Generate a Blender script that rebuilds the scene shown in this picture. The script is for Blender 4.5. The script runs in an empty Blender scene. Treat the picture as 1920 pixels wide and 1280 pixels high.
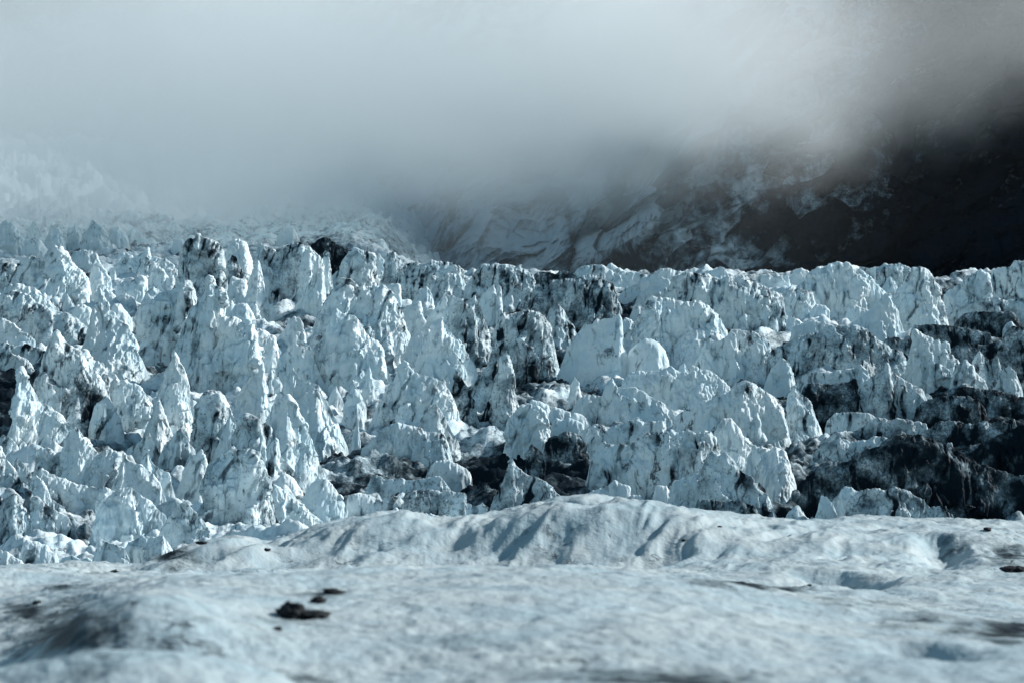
import bpy, math, random
import numpy as np

C = bpy.context.scene
R = math.radians

# ------------------------------------------------------------------ camera
FPX = 960 / math.tan(R(15.0))            # focal length in photo pixels (30 deg across 1920)
HOR = 700.0                              # photo row of the horizon
cam_d = bpy.data.cameras.new("camera")
cam = bpy.data.objects.new("camera", cam_d)
C.collection.objects.link(cam)
C.camera = cam
cam.location = (0, 0, 0)
cam.rotation_euler = (R(90), 0, 0)
cam_d.sensor_width = 36.0
cam_d.angle = R(30.0)
cam_d.shift_y = (HOR - 640) / 1920.0
cam_d.clip_start = 0.5
cam_d.clip_end = 6000
cam_d.dof.use_dof = True
cam_d.dof.focus_distance = 260
cam_d.dof.aperture_fstop = 2.1

# ------------------------------------------------------------------ sky, sun, exposure
SUN_EL, SUN_AZ = 29.0, 70.0              # azimuth east of the viewing direction (+Y)
w = bpy.data.worlds.new("World")
C.world = w
w.use_nodes = True
nt = w.node_tree
nt.nodes.clear()
sky = nt.nodes.new('ShaderNodeTexSky')
sky.sky_type = 'NISHITA'
sky.sun_disc = False
sky.sun_elevation = R(SUN_EL)
sky.sun_rotation = R(SUN_AZ)
sky.altitude = 1500
sky.air_density = 1.0
sky.dust_density = 0.4
sky.ozone_density = 1.0
bg = nt.nodes.new('ShaderNodeBackground')
bg.inputs['Strength'].default_value = 0.075
wo = nt.nodes.new('ShaderNodeOutputWorld')
hs = nt.nodes.new('ShaderNodeHueSaturation')      # thin overcast greys the blue of the sky
hs.inputs['Saturation'].default_value = 1.0
hs.inputs['Hue'].default_value = 0.472
nt.links.new(sky.outputs[0], hs.inputs['Color'])
nt.links.new(hs.outputs[0], bg.inputs['Color'])
nt.links.new(bg.outputs[0], wo.inputs['Surface'])

sd = bpy.data.lights.new("sun", 'SUN')
sd.energy = 4.2
sd.angle = R(2.5)
sd.color = (1.0, 0.98, 0.95)
sun = bpy.data.objects.new("sun", sd)
C.collection.objects.link(sun)
sun.rotation_euler = (R(90 - SUN_EL), 0, R(180 - SUN_AZ))
sun.location = (40, 200, 200)

C.view_settings.view_transform = 'Standard'
C.view_settings.look = 'None'
C.view_settings.gamma = 1.0
C.view_settings.exposure = 0.4
C.cycles.volume_bounces = 8
C.cycles.volume_step_rate = 1.0
C.cycles.max_bounces = 10
C.cycles.diffuse_bounces = 2
C.cycles.use_denoising = True

# ------------------------------------------------------------------ numpy noise
_rs = np.random.RandomState(7)
_perm = np.concatenate([_rs.permutation(256)] * 3).astype(np.int32)
_g = _rs.normal(size=(256, 3)).astype(np.float32)
_g /= np.linalg.norm(_g, axis=1)[:, None]


def perlin(x, y, z):
    x = np.asarray(x, np.float32); y = np.asarray(y, np.float32); z = np.asarray(z, np.float32)
    x, y, z = np.broadcast_arrays(x, y, z)
    fx, fy, fz = np.floor(x), np.floor(y), np.floor(z)
    X, Y, Z = fx.astype(np.int32) & 255, fy.astype(np.int32) & 255, fz.astype(np.int32) & 255
    x, y, z = x - fx, y - fy, z - fz
    u, v, t = [a * a * a * (a * (a * 6 - 15) + 10) for a in (x, y, z)]

    def gr(i, j, k):
        h = _perm[_perm[_perm[X + i] + Y + j] + Z + k]
        g = _g[h]
        return g[..., 0] * (x - i) + g[..., 1] * (y - j) + g[..., 2] * (z - k)
    a = gr(0, 0, 0); a = a + u * (gr(1, 0, 0) - a)
    b = gr(0, 1, 0); b = b + u * (gr(1, 1, 0) - b)
    c = gr(0, 0, 1); c = c + u * (gr(1, 0, 1) - c)
    d = gr(0, 1, 1); d = d + u * (gr(1, 1, 1) - d)
    a = a + v * (b - a)
    c = c + v * (d - c)
    return (a + t * (c - a)) * 1.5


def fbm(x, y, z, o=4, gain=0.5, lac=2.03):
    s = 0; a = 1.0
    for i in range(o):
        s = s + a * perlin(x + 17.3 * i, y - 9.1 * i, z + 3.7 * i)
        x, y, z = x * lac, y * lac, z * lac
        a *= gain
    return s


def ridged(x, y, z, o=4, gain=0.5, lac=2.07):
    s = 0; a = 1.0
    for i in range(o):
        s = s + a * (0.5 - np.abs(perlin(x + 11.7 * i, y + 5.3 * i, z - 7.9 * i)) * 1.4)
        x, y, z = x * lac, y * lac, z * lac
        a *= gain
    return s


def h2(i, j, k):
    i = i.astype(np.int32) & 255; j = j.astype(np.int32) & 255
    return _perm[_perm[_perm[i] + j] + (k & 255)].astype(np.float32) / 255.0


def facets(x, y, z, seed=0):
    """chunky cell noise: every cell carries a tilted plane, so faces break into flat chips"""
    fx, fy, fz = np.floor(x), np.floor(y), np.floor(z)
    best = np.full(np.shape(x), 1e9, np.float32)
    val = np.zeros(np.shape(x), np.float32)
    for di in (-1, 0, 1):
        for dj in (-1, 0, 1):
            for dk in (-1, 0, 1):
                I = (fx + di).astype(np.int32) & 255; J = (fy + dj).astype(np.int32) & 255; K = (fz + dk).astype(np.int32) & 255
                h = _perm[_perm[_perm[I] + J] + K]
                o1 = _perm[h + 11 + seed].astype(np.float32) / 255; o2 = _perm[h + 77 + seed].astype(np.float32) / 255; o3 = _perm[h + 151 + seed].astype(np.float32) / 255
                dx = x - (fx + di + o1); dy = y - (fy + dj + o2); dz = z - (fz + dk + o3)
                d = dx * dx + dy * dy + dz * dz
                g = _g[h]
                p = (o1 - 0.5) * 0.9 + 0.9 * (g[..., 0] * dx + g[..., 1] * dy + g[..., 2] * dz)
                m = d < best
                best = np.where(m, d, best)
                val = np.where(m, p, val)
    return val


def cones(x, y, seed, slope=1.6):
    """field of sharp little peaks: the maximum over jittered cones"""
    fx, fy = np.floor(x), np.floor(y)
    out = np.full(np.shape(x), -9.0, np.float32)
    for di in (-1, 0, 1):
        for dj in (-1, 0, 1):
            I, J = fx + di, fy + dj
            dx = x - (I + h2(I, J, seed)); dy = y - (J + h2(I, J, seed + 31))
            hh = h2(I, J, seed + 57)
            a = (h2(I, J, seed + 91) - 0.5) * 2.0
            ca, sa = np.cos(a), np.sin(a)
            px, py = dx * ca + dy * sa, -dx * sa + dy * ca
            dd = np.sqrt((px * 0.75) ** 2 + (py * 1.35) ** 2 + 0.003)
            out = np.maximum(out, 0.15 + 0.85 * hh - slope * (0.7 + 0.6 * h2(I, J, seed + 120)) * dd)
    return out


def sstep(a, b, x):
    t = np.clip((x - a) / (b - a), 0, 1)
    return t * t * (3 - 2 * t)


# ------------------------------------------------------------------ object helpers
def grid_mesh(name, V, m, closed_u=False, attrs=None, smooth=True):
    """V is (rows, cols, 3); one quad sheet"""
    n, k = V.shape[:2]
    me = bpy.data.meshes.new(name)
    idx = np.arange(n * k).reshape(n, k)
    a, b, c, d = idx[:-1, :-1], idx[:-1, 1:], idx[1:, 1:], idx[1:, :-1]
    F = np.stack([a, b, c, d], -1).reshape(-1, 4)
    me.vertices.add(n * k)
    me.vertices.foreach_set('co', V.reshape(-1).astype(np.float32))
    me.loops.add(F.size)
    me.loops.foreach_set('vertex_index', F.reshape(-1).astype(np.int32))
    me.polygons.add(len(F))
    me.polygons.foreach_set('loop_start', np.arange(0, F.size, 4, dtype=np.int32))
    me.update(calc_edges=True)
    if smooth:
        me.polygons.foreach_set('use_smooth', np.ones(len(F), bool))
    for an, av in (attrs or {}).items():
        at = me.attributes.new(an, 'FLOAT', 'POINT')
        at.data.foreach_set('value', np.ascontiguousarray(av, np.float32).reshape(-1))
    me.materials.append(m)
    o = bpy.data.objects.new(name, me)
    C.collection.objects.link(o)
    return o


def normals(V):
    du = np.gradient(V, axis=1)
    dv = np.gradient(V, axis=0)
    n = np.cross(du, dv)
    return n / (np.linalg.norm(n, axis=-1, keepdims=True) + 1e-9)


def tag(o, label=None, cat=None, group=None, kind=None):
    if label: o['label'] = label
    if cat: o['category'] = cat
    if group: o['group'] = group
    if kind: o['kind'] = kind
    return o


# ------------------------------------------------------------------ materials
def N(t, ty, **kw):
    n = t.nodes.new(ty)
    for k, v in kw.items():
        if k in n.inputs: n.inputs[k].default_value = v
        else: setattr(n, k, v)
    return n


def mathn(t, op, a, b=None, c=None, clamp=False):
    n = t.nodes.new('ShaderNodeMath'); n.operation = op; n.use_clamp = clamp
    for i, v in enumerate((a, b, c)):
        if v is None: continue
        if hasattr(v, 'is_linked'): t.links.new(v, n.inputs[i])
        else: n.inputs[i].default_value = v
    return n.outputs[0]


def maprange(t, v, a, b, c=0.0, d=1.0, smooth=True):
    n = t.nodes.new('ShaderNodeMapRange')
    n.interpolation_type = 'SMOOTHSTEP' if smooth else 'LINEAR'
    t.links.new(v, n.inputs[0])
    for i, q in zip((1, 2, 3, 4), (a, b, c, d)):
        n.inputs[i].default_value = q
    return n.outputs[0]


def mixc(t, f, a, b):
    n = t.nodes.new('ShaderNodeMix'); n.data_type = 'RGBA'
    if hasattr(f, 'is_linked'): t.links.new(f, n.inputs[0])
    else: n.inputs[0].default_value = f
    for i, v in ((6, a), (7, b)):
        if hasattr(v, 'is_linked'): t.links.new(v, n.inputs[i])
        else: n.inputs[i].default_value = (*v, 1)
    return n.outputs[2]


def scaled(t, sock, s):
    n = t.nodes.new('ShaderNodeMapping'); n.vector_type = 'POINT'
    t.links.new(sock, n.inputs[0]); n.inputs['Scale'].default_value = s
    return n.outputs[0]


def noise(t, vec, scale, detail=4, rough=0.55, dist=0.0):
    n = N(t, 'ShaderNodeTexNoise', Scale=scale, Detail=detail, Roughness=rough, Distortion=dist)
    t.links.new(vec, n.inputs['Vector'])
    return n.outputs['Fac']


def newmat(name):
    m = bpy.data.materials.new(name); m.use_nodes = True
    t = m.node_tree; t.nodes.clear()
    o = t.nodes.new('ShaderNodeOutputMaterial')
    b = t.nodes.new('ShaderNodeBsdfPrincipled')
    t.links.new(b.outputs[0], o.inputs['Surface'])
    pos = t.nodes.new('ShaderNodeNewGeometry').outputs['Position']
    return m, t, b, pos


def ice_material(name, clean, grey, black, k=1.0, bump=0.3, spec=0.02):
    """glacier ice: pale blue-white, marbled with silt veins, streaked and covered by debris and painted shade where 'dirt_shade' is high"""
    m, t, b, pos = newmat(name)
    at = t.nodes.new('ShaderNodeAttribute'); at.attribute_name = 'dirt_shade'
    dirt_shade = at.outputs['Fac']
    st = t.nodes.new('ShaderNodeAttribute'); st.attribute_name = 'streak'
    streak = st.outputs['Fac']
    big = noise(t, pos, 0.10 * k, 3, 0.55)
    mott = noise(t, pos, 0.50 * k, 5, 0.56)
    # marbled veins
    v1 = noise(t, scaled(t, pos, (1.0, 1.0, 0.42)), 0.30 * k, 5, 0.60, 0.25)
    vein = maprange(t, mathn(t, 'ABSOLUTE', mathn(t, 'SUBTRACT', v1, 0.5)), 0.0, 0.028, 1, 0)
    vmask = maprange(t, mathn(t, 'ADD', big, mathn(t, 'MULTIPLY', dirt_shade, 0.45)), 0.46, 0.72)
    vein = mathn(t, 'MULTIPLY', mathn(t, 'MULTIPLY', vein, vmask), maprange(t, noise(t, scaled(t, pos, (1, 1, .6)), 0.8 * k, 3, 0.5), 0.44, 0.62))
    # blotched dirt and painted shade, stronger where dirt_shade / streak attributes are high
    blot = mathn(t, 'ADD', mott, mathn(t, 'ADD', mathn(t, 'MULTIPLY', dirt_shade, 0.50), mathn(t, 'MULTIPLY', streak, 0.46)))
    dust = maprange(t, blot, 0.64, 0.96)
    mud = maprange(t, blot, 0.86, 1.10)
    fine = noise(t, pos, 3.2 * k, 4, 0.7)
    speck = maprange(t, mathn(t, 'ADD', fine, mathn(t, 'MULTIPLY', dirt_shade, 0.22)), 0.66, 0.74)
    col = mixc(t, maprange(t, noise(t, pos, 0.22 * k, 4, 0.6), 0.35, 0.68), clean, tuple(c * f for c, f in zip(clean, (0.80, 0.90, 0.95))))
    col = mixc(t, mathn(t, 'MULTIPLY', dust, 0.78), col, grey)
    col = mixc(t, mathn(t, 'MULTIPLY', vein, 0.9), col, tuple(c * 2.2 for c in black))
    col = mixc(t, mathn(t, 'MULTIPLY', speck, 0.6), col, black)
    col = mixc(t, mud, col, black)
    t.links.new(col, b.inputs['Base Color'])
    b.inputs['Roughness'].default_value = 0.55
    b.inputs['Specular IOR Level'].default_value = spec
    bn = t.nodes.new('ShaderNodeBump')
    bn.inputs['Strength'].default_value = bump
    bn.inputs['Distance'].default_value = 0.25 / k
    cr1 = mathn(t, 'ABSOLUTE', mathn(t, 'SUBTRACT', noise(t, scaled(t, pos, (1, 1, .45)), 1.1 * k, 4, 0.55), .5))
    cr2 = N(t, 'ShaderNodeTexVoronoi', Scale=1.5 * k); cr2.feature = 'F1'
    t.links.new(scaled(t, pos, (1, 1, .6)), cr2.inputs['Vector'])
    hgt = mathn(t, 'ADD', mathn(t, 'ADD', mathn(t, 'MULTIPLY', cr1, 2.2), mathn(t, 'MULTIPLY', cr2.outputs['Distance'], .5)), mathn(t, 'ADD', mathn(t, 'MULTIPLY', fine, .35), mathn(t, 'MULTIPLY', vein, -0.3)))
    t.links.new(hgt, bn.inputs['Height'])
    t.links.new(bn.outputs[0], b.inputs['Normal'])
    return m


ICE = ice_material('glacier_ice', (0.80, 0.89, 0.91), (0.115, 0.18, 0.215), (0.010, 0.0175, 0.0245))
FAR = ice_material('far_slope', (0.48, 0.58, 0.64), (0.06, 0.10, 0.13), (0.004, 0.009, 0.016), k=0.55, bump=0.5, spec=0.0)
# ------------------------------------------------------------------ seracs, each read off the photograph:
# kind | tile | foot row | dirt | label | top outline    (tile pixels are a quarter of a photo pixel)
TILES = {'A1': (0, 400), 'A2': (480, 400), 'A3': (960, 400), 'A4': (1440, 400),
         'B1': (0, 680), 'B2': (480, 680), 'B3': (960, 680), 'B4': (1440, 680), 'F': None}
SERACS = """
P|A1|300|0|hazy white pinnacle in the mist, second from the left edge|350,180 390,100 440,120 480,230
B|A1|250|0|misty rounded ice block right of the second hazy pinnacle|500,200 520,110 570,95 600,150 620,220
R|A1|280|.1|misty ribbed ice slope at the far left edge under the fog|-40,150 0,110 40,60 90,70 150,160 200,210
P|A1|260|0|pale pointed block fading into the fog above the icefall|620,170 690,60 760,100 810,180
B|A1|250|0|blunt white block at the lower lip of the fog|810,190 840,110 890,100 950,170
B|A1|285|0|round white boulder behind the tall streaked tower|1290,250 1310,200 1340,188 1380,215 1390,250
B|A1|320|.3|curled grey ice ledge below the hazy pinnacles|180,240 230,190 290,190 340,260 370,290
P|A1|190|0|faint tooth of ice dissolving in the mist at left|200,160 225,100 250,60 275,95 310,140
B|A2|240|0|pale boulder in the haze left of the black debris crest|170,160 210,110 280,100 310,160
R|A1|480|.2|far ragged white ridge stretching left from the streaked tower|860,400 900,310 950,300 1000,330 1080,290 1110,260 1130,320 1200,340 1330,400
R|A1|430|.25|grey striped step above the broad broken hump|520,400 560,290 640,275 720,300 740,350 760,400
P|A1|720|.45|tall ice tower with a dark streaked hollow down its face|1335,470 1355,340 1385,250 1410,212 1440,200 1480,195 1530,208 1600,215 1655,260 1675,380 1700,540
B|A1|500|.1|pale dome of ice behind the streaked tower|1700,330 1725,235 1760,200 1800,195 1850,230 1880,320
P|A1|600|.75|dirty curved ice flake beside the streaked tower|1680,440 1710,370 1740,330 1765,330 1815,430 1850,490
B|A1|720|.2|flat topped ice stump left of the thin white spike|1700,640 1720,540 1740,470 1790,490 1840,500 1850,580 1870,680
P|F|592|0|thin sharp white spike standing free under the black debris crest|462,550 470,520 477,502 484,493 490,520 498,550 505,570 515,580
R|A1|680|.2|broad broken ice hump with a steep fluted face, upper left|120,440 160,360 250,345 330,380 345,300 400,258 460,268 500,320 530,380 600,440 650,500 670,570 672,620
B|A1|560|.45|rounded dirty ice knob at the left edge of the icefall|-30,390 20,370 60,370 120,385 160,450 200,530
P|A1|610|0|white humpbacked pinnacle right of the broad broken hump|670,560 680,460 715,385 740,375 765,388 800,450 830,510 845,570
P|A1|520|0|little upright post of ice on a far snowy ledge|820,480 832,420 848,412 862,420 870,450 865,490
B|A1|660|.15|square notched ice block in front of the little upright post|895,500 940,490 1040,478 1060,468 1090,480 1105,580
R|A1|610|.05|cluster of small white teeth left of the streaked tower|1100,500 1150,430 1190,402 1215,415 1230,440 1240,500 1300,440 1330,480
R|A1|700|.15|ribbed ice slope behind the cracked leaning fin|725,600 745,550 780,533 830,590 870,640 940,600 1010,640
P|A1|1150|.2|left half of the leaning fin, beside its deep blue crack|655,900 680,790 692,705 712,700 730,720 745,790 760,900 780,1080
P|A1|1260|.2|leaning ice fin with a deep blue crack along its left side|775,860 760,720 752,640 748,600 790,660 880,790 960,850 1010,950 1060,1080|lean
B|A1|830|.1|pale ice wedge just right of the leaning cracked fin|840,720 860,680 900,680 950,740 985,790
B|A1|860|0|white boulder perched on the big dirty hump|550,740 580,690 630,680 675,720 685,800
R|A1|980|.5|big dirty ice hump with a dark hollow, left edge|-60,690 0,650 60,605 180,598 240,640 300,690 380,720 450,740 540,760 600,810 650,850
R|A1|780|.2|layered swell of ice behind the big dirty hump|-30,620 40,590 50,545 140,530 220,545 280,580 340,650 440,710
P|A1|700|0|tiny white tooth on the crest of the layered swell|480,670 490,635 500,602 520,640 550,670
R|A1|1090|.45|stained ice wall between the cracked fin and the double tipped pinnacle|1078,760 1100,600 1150,560 1230,590 1300,570 1370,510 1430,510 1440,640
P|A1|1290|.3|tallest fluted ice pinnacle with a double tip, left of centre|1330,1000 1370,900 1400,850 1470,700 1520,640 1560,560 1580,525 1610,560 1660,570 1675,680 1690,800 1720,960
R|A1|1280|.25|notched ice fin joined to the right of the double tipped pinnacle|1650,900 1680,800 1740,795 1810,825 1840,830 1862,815 1915,900 1930,1010
B|A1|830|.05|smooth white blocks below the thin white spike|1690,770 1710,680 1740,655 1770,710 1790,680 1850,680 1890,740 1920,800
R|A1|1000|.5|dirty tumbled blocks under the big dirty hump|-40,830 20,795 100,830 150,880 200,900 260,950
R|A1|1110|.5|layered grey ledge left of the dark sided pyramid|-30,960 60,980 160,1000 200,985 280,1010 350,1040
R|A1|1200|.35|small ridge above the black pit at the left edge|50,1080 90,1045 150,1070 210,1100 250,1160 275,1200
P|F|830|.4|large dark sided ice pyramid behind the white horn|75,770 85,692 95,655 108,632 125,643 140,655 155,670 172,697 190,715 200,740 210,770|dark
R|F|800|.5|dirty sloping rib right of the dark sided pyramid|140,655 160,662 180,675 205,690 225,710 245,735
P|F|845|.2|sharp white horn of ice with a hollow at its base|31,780 32,737 35,712 40,697 52,708 65,733 78,755 100,768 115,780 130,797 150,815 170,835 190,845
P|B1|440|.25|small shaded spike right of the white horn|445,240 465,160 482,133 505,165 530,210 570,290 578,380
B|B1|600|.3|grey broken buttress below the dark sided pyramid|720,330 760,290 800,240 830,300 870,370 920,440 925,540
R|B1|540|.2|fan of thin blue ice plates left of the leaning pale spike|870,200 950,120 1000,160 1060,200 1110,270 1140,330
P|B1|600|.1|leaning pale spike crossed by a diagonal crack|1060,580 1150,330 1200,200 1250,60 1280,-20 1300,-60 1340,0 1370,50 1415,190 1400,270 1395,400
P|B1|620|.05|slim white tooth at the foot of the leaning pale spike|1140,440 1180,285 1195,268 1215,320 1240,420
P|B1|580|.05|twin pale points right of the slim white tooth|1240,420 1270,300 1320,330 1345,330 1362,308 1380,360 1390,440
B|B1|500|.1|rounded chipped block beside the crumbly dirty mound|1365,320 1400,260 1450,270 1500,330 1505,400
P|B1|720|.15|small two faced pyramid in the left middle|1230,620 1290,560 1330,515 1355,495 1400,550 1450,640
P|B1|680|.15|low pale cone left of the two faced pyramid|960,640 1050,590 1090,550 1120,530 1150,570 1175,620
B|B1|660|.42|crumbly dirty mound of rubble ice, left middle|1450,560 1465,400 1490,290 1560,215 1640,208 1690,260 1725,360
R|B1|940|.3|long low ice ridge sloping right below the white horn|295,690 312,640 360,640 430,680 540,640 600,650 700,690 800,730 890,790
R|B1|960|.2|white spur running down from the horn's right foot|520,560 560,480 610,490 660,580 760,680 830,650 900,680
P|B1|1100|.1|curved white peak with a hooked tip, lower left|830,940 880,860 905,760 925,690 980,740 1050,770 1130,820 1200,920 1210,950 1330,1050
P|B1|1060|.15|jagged white crest behind the hooked white peak|1060,740 1090,690 1110,668 1140,740 1190,790 1260,820 1290,900 1320,1020
R|B1|1330|.08|big smooth white ice slab, lower left|740,1100 750,1010 765,965 790,940 840,965 900,945 990,925 1030,960 1080,1000 1160,1070 1240,1150
P|B1|1370|.3|crumbly grey pyramid right of the smooth white slab|1230,1200 1300,1100 1350,1060 1390,1048 1440,1100 1510,1150 1560,1250
R|B1|1090|.15|sloping fin with a blue shadowed face, lower left|290,880 305,800 320,785 380,830 480,870 560,910 680,930 780,945
P|B1|1120|.15|rounded fin left of the blue shadowed fin|220,1000 230,880 250,852 270,850 310,890 350,960 370,1010 480,1080
P|B1|1330|.3|ragged cluster of small points in the lower left corner|190,1090 215,1010 225,980 240,1010 290,1010 350,1060 390,1090 440,1120 520,1150
R|B1|1330|.3|worn grey spur at the lower left edge of the ice|-60,1020 0,1000 60,1020 100,1000 120,978 135,1050 180,1090
P|B1|960|.2|white snow streaked ridge at the left edge, midway down|-40,660 0,640 30,680 60,740 110,800 150,870
P|B1|880|.25|thin dark edged tooth beside the left edge ridge|105,790 112,730 122,710 180,760 225,820
P|B1|740|.45|dirty pointed block at the left edge below the black pit|-40,590 0,560 25,540 80,560 130,620 160,700
B|F|1066|.1|low white block in the bottom left of the icefall|38,1050 45,1020 50,1012 67,1014 87,1022 104,1036
P|F|1072|.15|little triangular tooth near the bottom left|172,1062 182,1025 188,1010 200,1015 215,1020 235,1027
R|F|1066|.2|lumpy low ridge at the foot of the crumbly grey pyramid|222,1035 242,1018 269,1002 289,1008 305,1003 316,1020 325,1035
R|F|1086|.15|pale rounded swell in the extreme bottom left|-15,1028 5,1030 20,1038 40,1052 64,1074
R|F|1066|.25|jumbled small blocks between the smooth slab and the snow|105,1062 118,1045 135,1040 150,1048 165,1045 178,1055
R|F|1004|.35|fluted round topped ice dome with a dark cap, lower left|378,945 382,897 390,880 398,865 412,852 425,848 437,845 457,847 475,850 490,870 500,895 505,925
R|F|992|.2|sloping white skirt right of the fluted round dome|478,950 490,917 515,911 535,925 555,940 575,955 595,970 612,984
P|F|930|.2|bluish ribbed spur left of the fluted round dome|340,900 348,877 360,852 378,847 386,860 392,878
R|F|905|.4|flat topped ice block with a dark patch near its top|430,850 440,815 450,795 462,779 478,783 490,790 505,800 515,830 525,870
P|F|850|.1|narrow pale spur beside the flat topped block|410,830 418,800 430,785 441,795 446,825
P|F|785|.1|first of two paired pale peaks at the double pinnacle's foot|433,800 438,755 455,728 470,712 485,700 492,684 497,705 499,750
P|B2|280|.15|small tooth between the paired pale peaks and the broad smooth peak|78,210 90,110 105,50 120,3 140,85 182,140
P|B2|660|.06|broad smooth white peak with a slanting crest, left of centre|150,260 230,130 255,85 280,62 330,115 380,150 440,155 490,200 530,280 570,350 610,420 640,520
P|B2|900|.1|white double peak in front of the broad smooth peak|120,440 160,400 172,335 185,330 205,290 240,272 280,310 310,370 380,480 420,580 460,700 500,810
P|B2|950|.25|curving grey fin at the foot of the white double peak|60,890 110,640 150,580 190,700 280,800 355,890
B|B2|950|.1|pale rounded shoulder left of the curving grey fin|-20,740 0,710 50,730 80,800 95,870
B|B2|1010|.05|small white dome on the slope of the white skirt|140,890 200,825 240,835 300,890 348,970
P|B2|1190|.3|cracked ice pyramid at the front, left of centre|350,1010 420,900 470,868 530,880 580,930 640,1010 675,1080
P|B2|640|0|tiny white spike standing alone on dark rubble|712,610 730,525 752,490 766,477 780,560 776,620
P|B2|500|.35|broad pale pyramid with speckled face, centre|880,400 940,290 1020,160 1080,30 1110,10 1180,70 1240,90 1340,118 1400,140 1440,200
R|B2|480|.75|black stained buttress on the speckled pyramid's right side|1260,300 1310,170 1350,125 1410,120 1440,200 1470,330
P|B2|470|.8|dark leaning ice fin, centre|1440,400 1475,200 1500,82 1530,90 1580,180 1640,280 1660,410
P|F|795|.55|tall grey needle just left of the pale shark fin block|925,730 932,690 942,668 950,662 957,672 963,705 966,740
P|F|760|.55|dark split pinnacle left of the grey needle|893,715 905,690 920,682 932,680 938,710
P|B2|640|.45|grey topped cone above the dark hollow, centre|1225,480 1280,330 1350,320 1400,390 1450,470 1515,590
P|B2|490|.65|torn dirty ice flake in front of the speckled pyramid|945,480 962,305 1010,340 1050,372 1100,390 1180,372 1230,410|thin
R|B2|740|.3|pale lumpy apron of ice below the torn dirty flake|800,640 880,580 960,500 1050,460 1150,470 1250,500 1400,540 1440,610
R|B2|1000|.45|low stained ice band crossing the centre foreground|820,960 860,870 890,845 930,850 990,870 1080,860 1120,880 1250,870 1380,850 1420,900 1460,950
B|B2|870|.25|smooth whaleback of ice above the low stained band|1290,800 1340,735 1450,730 1540,770 1605,815
R|B2|1190|.7|dark stained wall right of the low stained band|1100,1080 1130,980 1250,950 1330,960 1400,970 1440,960 1560,985
B|B2|1160|.2|blue grey swollen block at the front of the centre|680,1110 700,1000 760,980 830,985 900,1010 945,1045
B|B2|1160|.7|dark capped knob at the front of the centre|940,1080 960,1000 1020,985 1080,1010 1120,1050 1155,1110
P|B2|1230|.5|grey torn plate at the edge of the dark hollow|1565,1195 1590,1058 1640,1070 1700,1050 1765,1100
R|B2|1250|.2|row of low white lumps behind the snow crest dip|990,1130 1050,1090 1130,1120 1280,1130 1400,1160 1530,1205
P|B2|300|.15|small white cone in the dark rubble left of centre|545,270 570,215 600,178 640,255
P|B2|330|.1|little humped spike beside the slender pale blade|668,295 710,200 738,148 790,250 812,290
P|B2|280|.05|slender pale blade left of the speckled pyramid|788,245 815,160 838,60 852,30 880,140 900,225
B|B2|420|.35|tumbled pale boulders left of the torn dirty flake|640,430 690,340 760,310 800,360 810,410
R|F|1004|.3|low scalloped shelf behind the snow, left of centre|470,1000 490,990 520,985 545,988 570,984 600,988
B|F|690|.08|bright rounded block right of the notched fin|470,640 482,617 495,620 515,632 522,655 521,675
P|A2|1000|.12|white blunt pinnacle behind the sharp paired peaks|155,940 230,860 262,795 285,785 330,790 358,835 366,960
P|A2|1290|.15|pale peak with small notches, left of the massive fluted block|190,1080 260,1000 275,990 300,930 325,950 360,962 430,1040 450,1120
R|A2|640|.55|steep fluted wall with black streaks below the debris crest|-20,420 20,250 60,240 130,290 190,330 250,250 340,220 400,270 440,320 450,420
R|A2|420|1.1|black debris covered crest of rock and ice on the skyline|400,270 440,225 470,195 530,183 590,220 650,260 710,300 722,345
P|A2|700|.25|white buttress left of the tall sail shaped fin|240,690 300,560 335,420 352,290 400,280 430,340 445,420
P|A2|750|.03|tall sail shaped white fin below the black debris crest|290,700 370,600 420,480 450,380 470,335 500,340 508,480 522,650
P|A2|600|.45|narrow dark pillar right of the sail shaped fin|508,500 505,300 520,292 545,295 552,400 570,480 582,560
R|A2|580|.45|striped ice shoulder right of the black debris crest|570,480 650,380 700,300 720,278 770,270 820,300 860,300 878,312 880,400|
P|A2|540|.2|slim ribbed buttress on the crest, right of the striped shoulder|868,440 890,330 920,310 960,370 972,470
R|A2|640|.5|long dark streaked crest wall on the skyline, centre left|965,430 990,300 1040,305 1080,330 1110,370 1200,365 1240,400 1320,360 1400,375 1490,375 1530,410 1565,450 1570,520
B|A2|580|.02|white rounded lump before the dark streaked crest wall|1035,520 1060,460 1090,435 1130,470 1172,520
B|A2|670|.02|white tilted slab beside the massive fluted block|955,560 1020,532 1078,528 1086,570 1060,630
R|A2|1120|.28|massive fluted ice block with a broad top, centre left|440,860 540,680 600,560 640,505 700,510 730,570 820,575 930,545 1000,580 1030,640 1060,700 1090,745 1135,880
P|A2|1290|.18|pale pyramid with a steep central rib, centre left|440,1010 520,900 580,770 600,745 640,765 720,770 760,800 800,870 860,950 900,960 930,1020 955,1100
P|A2|1270|.25|shaded spur standing before the central ribbed pyramid|590,1000 660,920 700,880 730,853 780,950 830,1040 875,1150
P|A2|780|.12|smooth upright tongue of ice, centre|1170,660 1230,570 1280,555 1320,620 1335,700
R|A2|900|.05|pale notched blade left of the smooth upright tongue's foot|1085,770 1130,700 1200,690 1215,660 1232,662 1248,760
P|A2|1150|.06|tall white wall left of the curved white arch|1130,1020 1190,860 1240,780 1300,850 1305,960
P|A2|1250|.05|curved white arch of ice with a blue hollow, centre|1295,910 1320,850 1340,812 1390,810 1440,870 1500,940 1560,1010 1610,1090 1645,1150
P|A2|1250|.1|bluish block nested under the curved white arch|1380,1060 1440,1005 1500,1050 1545,1110
P|A2|880|.2|sloping pale ridge behind the dark shouldered pyramid|1270,800 1350,700 1420,610 1480,620 1555,650
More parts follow.
